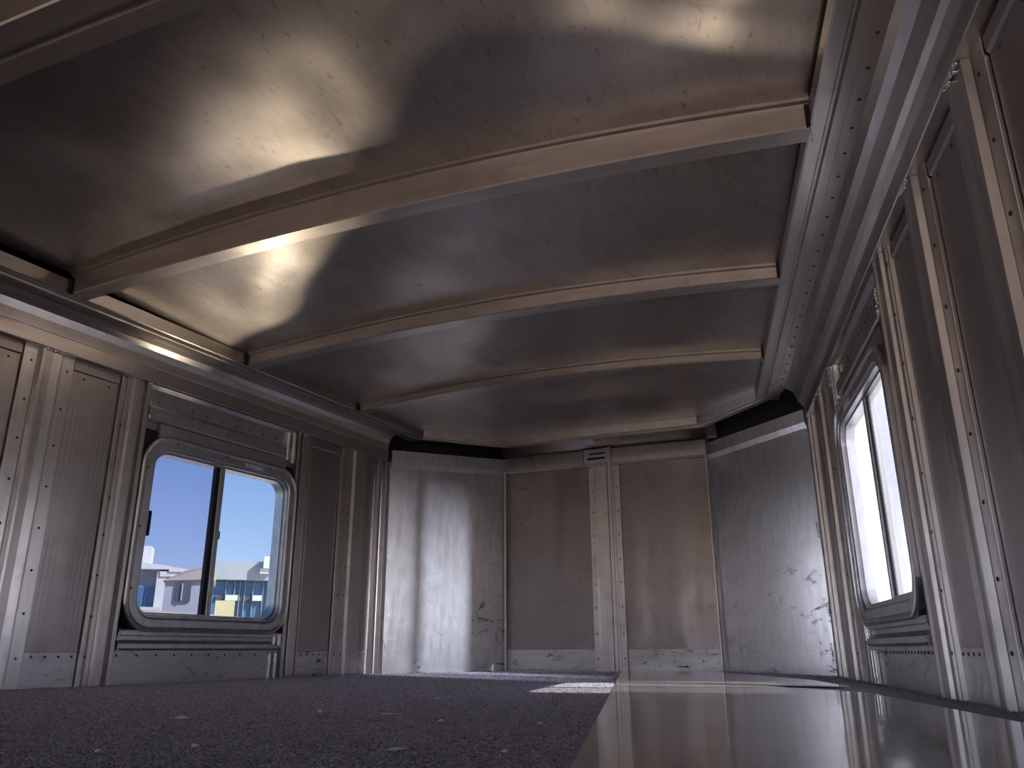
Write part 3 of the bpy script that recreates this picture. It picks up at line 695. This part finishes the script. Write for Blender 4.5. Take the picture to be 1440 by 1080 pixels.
for k in range(900):
    y = 0.5 + 3.3 * random.random() ** 0.7; x = random.uniform(Lx + Lt * y + 0.05, eL(y) - 0.02)
    if y > 3.5: continue
    az = random.random() * PI; l = random.uniform(0.0015, 0.005); d = Vector((math.cos(az), math.sin(az), random.uniform(-.1, .3))) * l; n = Vector((-d.y, d.x, 0)).normalized() * 0.0005
    p = Vector((x, y, 0.0026)); mb.add([p - d - n, p - d + n, p + d + n, p + d - n], [(0, 1, 2, 3)])
o = mkobj('chaff', mb.v, mb.f, M_chaff); tag(o, 'fine chaff and hair scattered over the dark carpet', 'chaff'); o['kind'] = 'stuff'

# ------------------------------------------------------------------ added area lamp outside the right window, for the glow on the corner sheet
gd = bpy.data.lights.new('added_glare_lamp', 'AREA'); gd.shape = 'RECTANGLE'; gd.size = 0.22; gd.size_y = 2.0; gd.energy = 230; gd.spread = math.radians(50); gd.color = (0.93, 0.94, 1.0)
go = bpy.data.objects.new('added_glare_lamp', gd); COL.objects.link(go); go.location = (7.0, -1.67, 1.05)
go.rotation_euler = (Vector((0.06, 2.40, 0.50)) - go.location).to_track_quat('-Z', 'Y').to_euler()

# ------------------------------------------------------------------ outside
# yard: slopes gently up toward the buildings on the left
mb = MB(); gx = [-260, -130, -60, -20, 20, 120, 300]
zs_ = {-260: 4.0, -130: 3.0, -60: 0.6, -20: -1.2, 20: -1.6, 120: -1.6, 300: -1.6}
vs = []; fs = []
for i, x in enumerate(gx):
    for y in (-250, 300): vs.append((x, y, zs_[x]))
for i in range(len(gx) - 1): fs.append((2 * i, 2 * i + 1, 2 * i + 3, 2 * i + 2))
struct(mkobj('ground', vs, fs, M_sand))
BN = Vector((-0.66, 0.75, 0)).normalized(); BT = Vector((0.75, 0.66, 0)).normalized(); RB = 120.0
def bpt(a, z, dep): K = RB / 40; return BN * (RB + dep) + BT * (a * K) + Vector((0, 0, H + (z - H) * K))
def bbox(mb, a0, a1, z0, z1, d0, d1, za=None):
    """box on the facade plane; za = height of the top at a1 for a raking top"""
    zt = z1 if za is None else za
    mb.hexa([bpt(a0, z0, d0), bpt(a1, z0, d0), bpt(a1, z0, d1), bpt(a0, z0, d1), bpt(a0, z1, d0), bpt(a1, zt, d0), bpt(a1, zt, d1), bpt(a0, z1, d1)]); return mb
b = thing('tower_building', 'white stepped building with a chimney tower at left in the left window', 'building', bpt(-3.2, 0.4, 4))
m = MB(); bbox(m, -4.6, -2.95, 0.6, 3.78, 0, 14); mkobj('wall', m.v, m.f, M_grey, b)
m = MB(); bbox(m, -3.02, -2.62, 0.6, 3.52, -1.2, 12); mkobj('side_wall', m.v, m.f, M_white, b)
m = MB(); bbox(m, -4.6, -2.55, 3.60, 3.98, -1.6, 14, 3.76); bbox(m, -2.55, -1.68, 3.50, 3.74, -1.6, 10, 3.62); bbox(m, -2.9, -2.2, 3.30, 3.52, -1.4, 8); mkobj('cornice', m.v, m.f, M_white, b)
m = MB(); bbox(m, -4.1, -3.46, 3.8, 4.73, 2, 6); mkobj('tower', m.v, m.f, M_white, b)
m = MB(); bbox(m, -3.86, -3.50, 1.75, 2.85, -0.3, -0.01); bbox(m, -3.44, -3.06, 1.9, 2.85, -0.3, -0.01); mkobj('window', m.v, m.f, M_bglass, b)
m = MB(); bbox(m, -3.5, -2.7, 1.3, 1.98, -2.2, -1.3); mkobj('low_wall', m.v, m.f, M_white, b)
RB = 104.0
b = thing('gabled_building', 'grey building with tan sloping roof and one window, beside the window mullion', 'building', bpt(-1.5, 0.4, 3))
m = MB(); bbox(m, -2.6, -0.7, 0.6, 3.15, -3, 8); mkobj('wall', m.v, m.f, M_lgrey, b)
m = MB(); m.hexa([bpt(-2.7, 3.05, -3.5), bpt(-0.6, 3.15, -3.5), bpt(-0.6, 3.15, 9), bpt(-2.7, 3.05, 9), bpt(-1.85, 3.63, 0), bpt(-0.6, 3.90, 0), bpt(-0.6, 3.9, 6), bpt(-1.85, 3.63, 6)]); mkobj('roof', m.v, m.f, M_tan, b)
m = MB(); bbox(m, -2.12, -1.52, 2.20, 2.97, -3.3, -3.01); mkobj('window', m.v, m.f, M_bdark, b)
m = MB(); bbox(m, -1.90, -1.84, 2.22, 2.95, -3.5, -3.31); mkobj('window_bar', m.v, m.f, M_lgrey, b)
RB = 120.0
b = thing('glass_building', 'long building with blue glazed facade and white balconies, right pane of the left window', 'building', bpt(0.8, 0.4, 4))
m = MB(); bbox(m, -0.9, 2.6, 3.22, 3.98, -1.5, 14, 4.10); mkobj('fascia', m.v, m.f, M_lgrey, b)
m = MB(); bbox(m, -0.9, 1.75, 0.6, 3.20, 0, 12); mkobj('glazed_facade', m.v, m.f, M_bglass, b)
m = MB(); bbox(m, 1.75, 2.6, 0.6, 3.22, -0.6, 12); mkobj('end_wall', m.v, m.f, M_lgrey, b)
m = MB(); bbox(m, 1.43, 2.02, 3.72, 4.25, -3.0, -1.51); bbox(m, 1.30, 1.75, 3.5, 3.72, -2.6, -1.51); mkobj('rooftop_box', m.v, m.f, M_white, b)
for a0, a1 in ((-0.07, 0.46), (1.10, 1.50), (2.1, 2.5)): m = MB(); bbox(m, a0, a1, 2.32, 2.56, -1.0, -0.01); mkobj('balcony', m.v, m.f, M_white, b)
for a0, a1 in ((-0.5, -0.09), (0.48, 1.08)): m = MB(); bbox(m, a0, a1, 2.32, 2.52, -0.3, -0.01); mkobj('dark_opening', m.v, m.f, M_bdark, b)  # dark boxes between the balconies
for a0 in (-0.1, 0.28, 0.5, 0.72, 1.08, 1.52): m = MB(); bbox(m, a0, a0 + 0.035, 1.4, 3.2, -0.5, -0.01); mkobj('column', m.v, m.f, M_grey, b)
o = MB(); bbox(o, -0.44, 0.34, 0.7, 2.16, -9, -7); o = mkobj('cream_wall', o.v, o.f, M_yellow, None, bpt(0, 0.7, -8)); tag(o, 'low cream yellow wall in front of the blue glazed building', 'wall')
o = MB(); RB = 96.0; bbox(o, -5.2, 3.4, 0.6, 2.0, -2, 0, 1.40); o = mkobj('sand_bank', o.v, o.f, M_sand, None, bpt(0, 0.6, 0)); RB = 120.0; struct(o)
b = thing('shrub', 'green shrub in the lower right corner of the left window', 'shrub', bpt(1.62, 1.2, -14))
m = MB()
for k in range(420):
    t = random.gauss(0, 1); a0 = 1.62 + 0.20 * t; z0 = 1.40 + abs(random.gauss(0, 0.30)) * max(0.2, 1 - abs(t) * 0.35); p = bpt(a0, z0, -14.5 + random.uniform(-1, 1))
    v1 = Vector((random.gauss(0, 1), random.gauss(0, 1), random.gauss(0, 1))).normalized() * 0.13; v2 = v1.cross(Vector((0.3, 0.8, 0.5))).normalized() * 0.08
    m.add([p - v1, p + v2, p + v1, p - v2], [(0, 1, 2, 3)])
mkobj('foliage', m.v, m.f, M_leaf, b)
m = MB(); 
for dx in (-0.08, 0.0, 0.09): 
    p = bpt(1.62 + dx, 1.0, -14.5); q = bpt(1.62 + dx * 1.6, 1.7, -14.5); s_ = Vector((0.04, 0.03, 0)); s2 = Vector((-0.03, 0.04, 0))
    m.loft([[p - s_, p - s2, p + s_, p + s2], [q - s_, q - s2, q + s_, q + s2]])
mkobj('stem', m.v, m.f, M_tan, b)

# ------------------------------------------------------------------ added point lamps standing in for bright reflections on the ceiling:
# one by the left window, one on the floor sheet; masks draw the patches
def patch_lamp(name, loc, power, col, yh, yl, hot=None, lo_soft=(-0.10, 0.16), hi_soft=0.035, xs=(-2.35, -1.75), xe=(3, 2), lw=0.0):
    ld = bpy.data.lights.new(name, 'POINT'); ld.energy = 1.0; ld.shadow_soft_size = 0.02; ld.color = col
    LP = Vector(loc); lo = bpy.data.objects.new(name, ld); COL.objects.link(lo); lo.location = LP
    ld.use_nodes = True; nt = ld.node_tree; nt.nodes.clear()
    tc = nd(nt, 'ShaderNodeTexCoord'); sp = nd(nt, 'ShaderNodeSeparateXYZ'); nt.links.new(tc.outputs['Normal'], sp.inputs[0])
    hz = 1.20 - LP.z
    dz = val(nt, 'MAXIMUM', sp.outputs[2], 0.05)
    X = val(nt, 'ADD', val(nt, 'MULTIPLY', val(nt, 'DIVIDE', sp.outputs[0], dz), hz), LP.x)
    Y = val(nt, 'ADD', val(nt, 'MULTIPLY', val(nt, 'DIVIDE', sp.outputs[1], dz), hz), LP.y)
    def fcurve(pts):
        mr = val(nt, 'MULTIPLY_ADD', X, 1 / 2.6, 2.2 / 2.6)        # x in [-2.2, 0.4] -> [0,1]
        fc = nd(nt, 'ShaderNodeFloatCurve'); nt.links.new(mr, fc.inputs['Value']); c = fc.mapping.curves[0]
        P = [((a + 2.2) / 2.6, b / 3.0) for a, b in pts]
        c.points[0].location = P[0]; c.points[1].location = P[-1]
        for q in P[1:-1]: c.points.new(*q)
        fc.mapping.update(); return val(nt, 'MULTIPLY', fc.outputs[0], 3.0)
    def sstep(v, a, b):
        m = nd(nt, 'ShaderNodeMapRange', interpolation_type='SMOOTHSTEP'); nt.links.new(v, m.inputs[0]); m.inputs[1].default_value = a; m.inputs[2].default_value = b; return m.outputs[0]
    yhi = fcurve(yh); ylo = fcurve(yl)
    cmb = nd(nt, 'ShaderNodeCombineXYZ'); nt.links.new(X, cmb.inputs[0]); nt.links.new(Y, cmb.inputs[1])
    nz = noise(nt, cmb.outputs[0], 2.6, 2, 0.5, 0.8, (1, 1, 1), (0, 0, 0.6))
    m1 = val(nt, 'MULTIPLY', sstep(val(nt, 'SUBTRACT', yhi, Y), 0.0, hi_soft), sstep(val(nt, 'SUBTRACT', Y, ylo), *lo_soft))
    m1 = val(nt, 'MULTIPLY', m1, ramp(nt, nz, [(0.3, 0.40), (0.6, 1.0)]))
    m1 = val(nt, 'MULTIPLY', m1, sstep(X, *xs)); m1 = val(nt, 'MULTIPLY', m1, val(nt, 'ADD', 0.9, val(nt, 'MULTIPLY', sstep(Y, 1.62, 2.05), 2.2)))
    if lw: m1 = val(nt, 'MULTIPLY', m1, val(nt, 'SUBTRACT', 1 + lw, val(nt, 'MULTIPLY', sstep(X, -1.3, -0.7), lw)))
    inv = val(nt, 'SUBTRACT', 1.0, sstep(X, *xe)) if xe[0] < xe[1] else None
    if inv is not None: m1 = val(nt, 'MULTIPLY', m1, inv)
    if hot:                                             # dims the lamp's hot spot on the metal
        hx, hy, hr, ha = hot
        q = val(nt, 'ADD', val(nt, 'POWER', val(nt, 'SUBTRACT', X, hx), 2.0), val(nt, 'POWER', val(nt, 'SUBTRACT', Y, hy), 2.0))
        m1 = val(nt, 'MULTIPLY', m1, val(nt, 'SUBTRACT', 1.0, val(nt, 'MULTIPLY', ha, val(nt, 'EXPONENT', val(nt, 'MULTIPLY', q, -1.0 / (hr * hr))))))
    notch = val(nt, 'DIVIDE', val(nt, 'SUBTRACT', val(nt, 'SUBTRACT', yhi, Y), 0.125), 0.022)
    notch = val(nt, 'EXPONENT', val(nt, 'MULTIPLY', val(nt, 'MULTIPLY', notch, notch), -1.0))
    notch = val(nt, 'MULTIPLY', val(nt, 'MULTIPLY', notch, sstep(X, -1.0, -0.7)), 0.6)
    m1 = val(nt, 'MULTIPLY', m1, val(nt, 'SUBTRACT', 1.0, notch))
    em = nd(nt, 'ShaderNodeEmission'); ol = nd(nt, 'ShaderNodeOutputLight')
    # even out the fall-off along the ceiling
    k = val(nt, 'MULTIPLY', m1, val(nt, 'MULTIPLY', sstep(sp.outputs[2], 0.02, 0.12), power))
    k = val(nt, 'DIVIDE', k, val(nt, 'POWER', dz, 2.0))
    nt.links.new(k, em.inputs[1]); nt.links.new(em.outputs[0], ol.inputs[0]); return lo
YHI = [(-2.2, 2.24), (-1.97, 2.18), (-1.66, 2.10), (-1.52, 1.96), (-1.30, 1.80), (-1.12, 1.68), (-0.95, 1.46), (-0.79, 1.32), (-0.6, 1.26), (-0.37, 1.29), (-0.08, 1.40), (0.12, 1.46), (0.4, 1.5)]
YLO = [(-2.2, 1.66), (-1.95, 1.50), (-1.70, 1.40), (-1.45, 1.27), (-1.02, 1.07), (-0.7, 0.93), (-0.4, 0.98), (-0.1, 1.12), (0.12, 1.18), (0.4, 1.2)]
patch_lamp('added_patch_lamp_window', (-2.02, 2.36, 0.62), PA, (1.0, 0.84, 0.62), YHI, YLO, hot=(-1.60, 1.84, 0.24, 0.82), xe=(-0.9, -0.3))
patch_lamp('added_patch_lamp_floor', (-0.50, 2.25, 0.06), PB, (1.0, 0.84, 0.64), YHI, YLO, xs=(-2.3, -1.8), lw=7.0, hot=(-0.22, 1.10, 0.45, 0.8), xe=(0.02, 0.12))
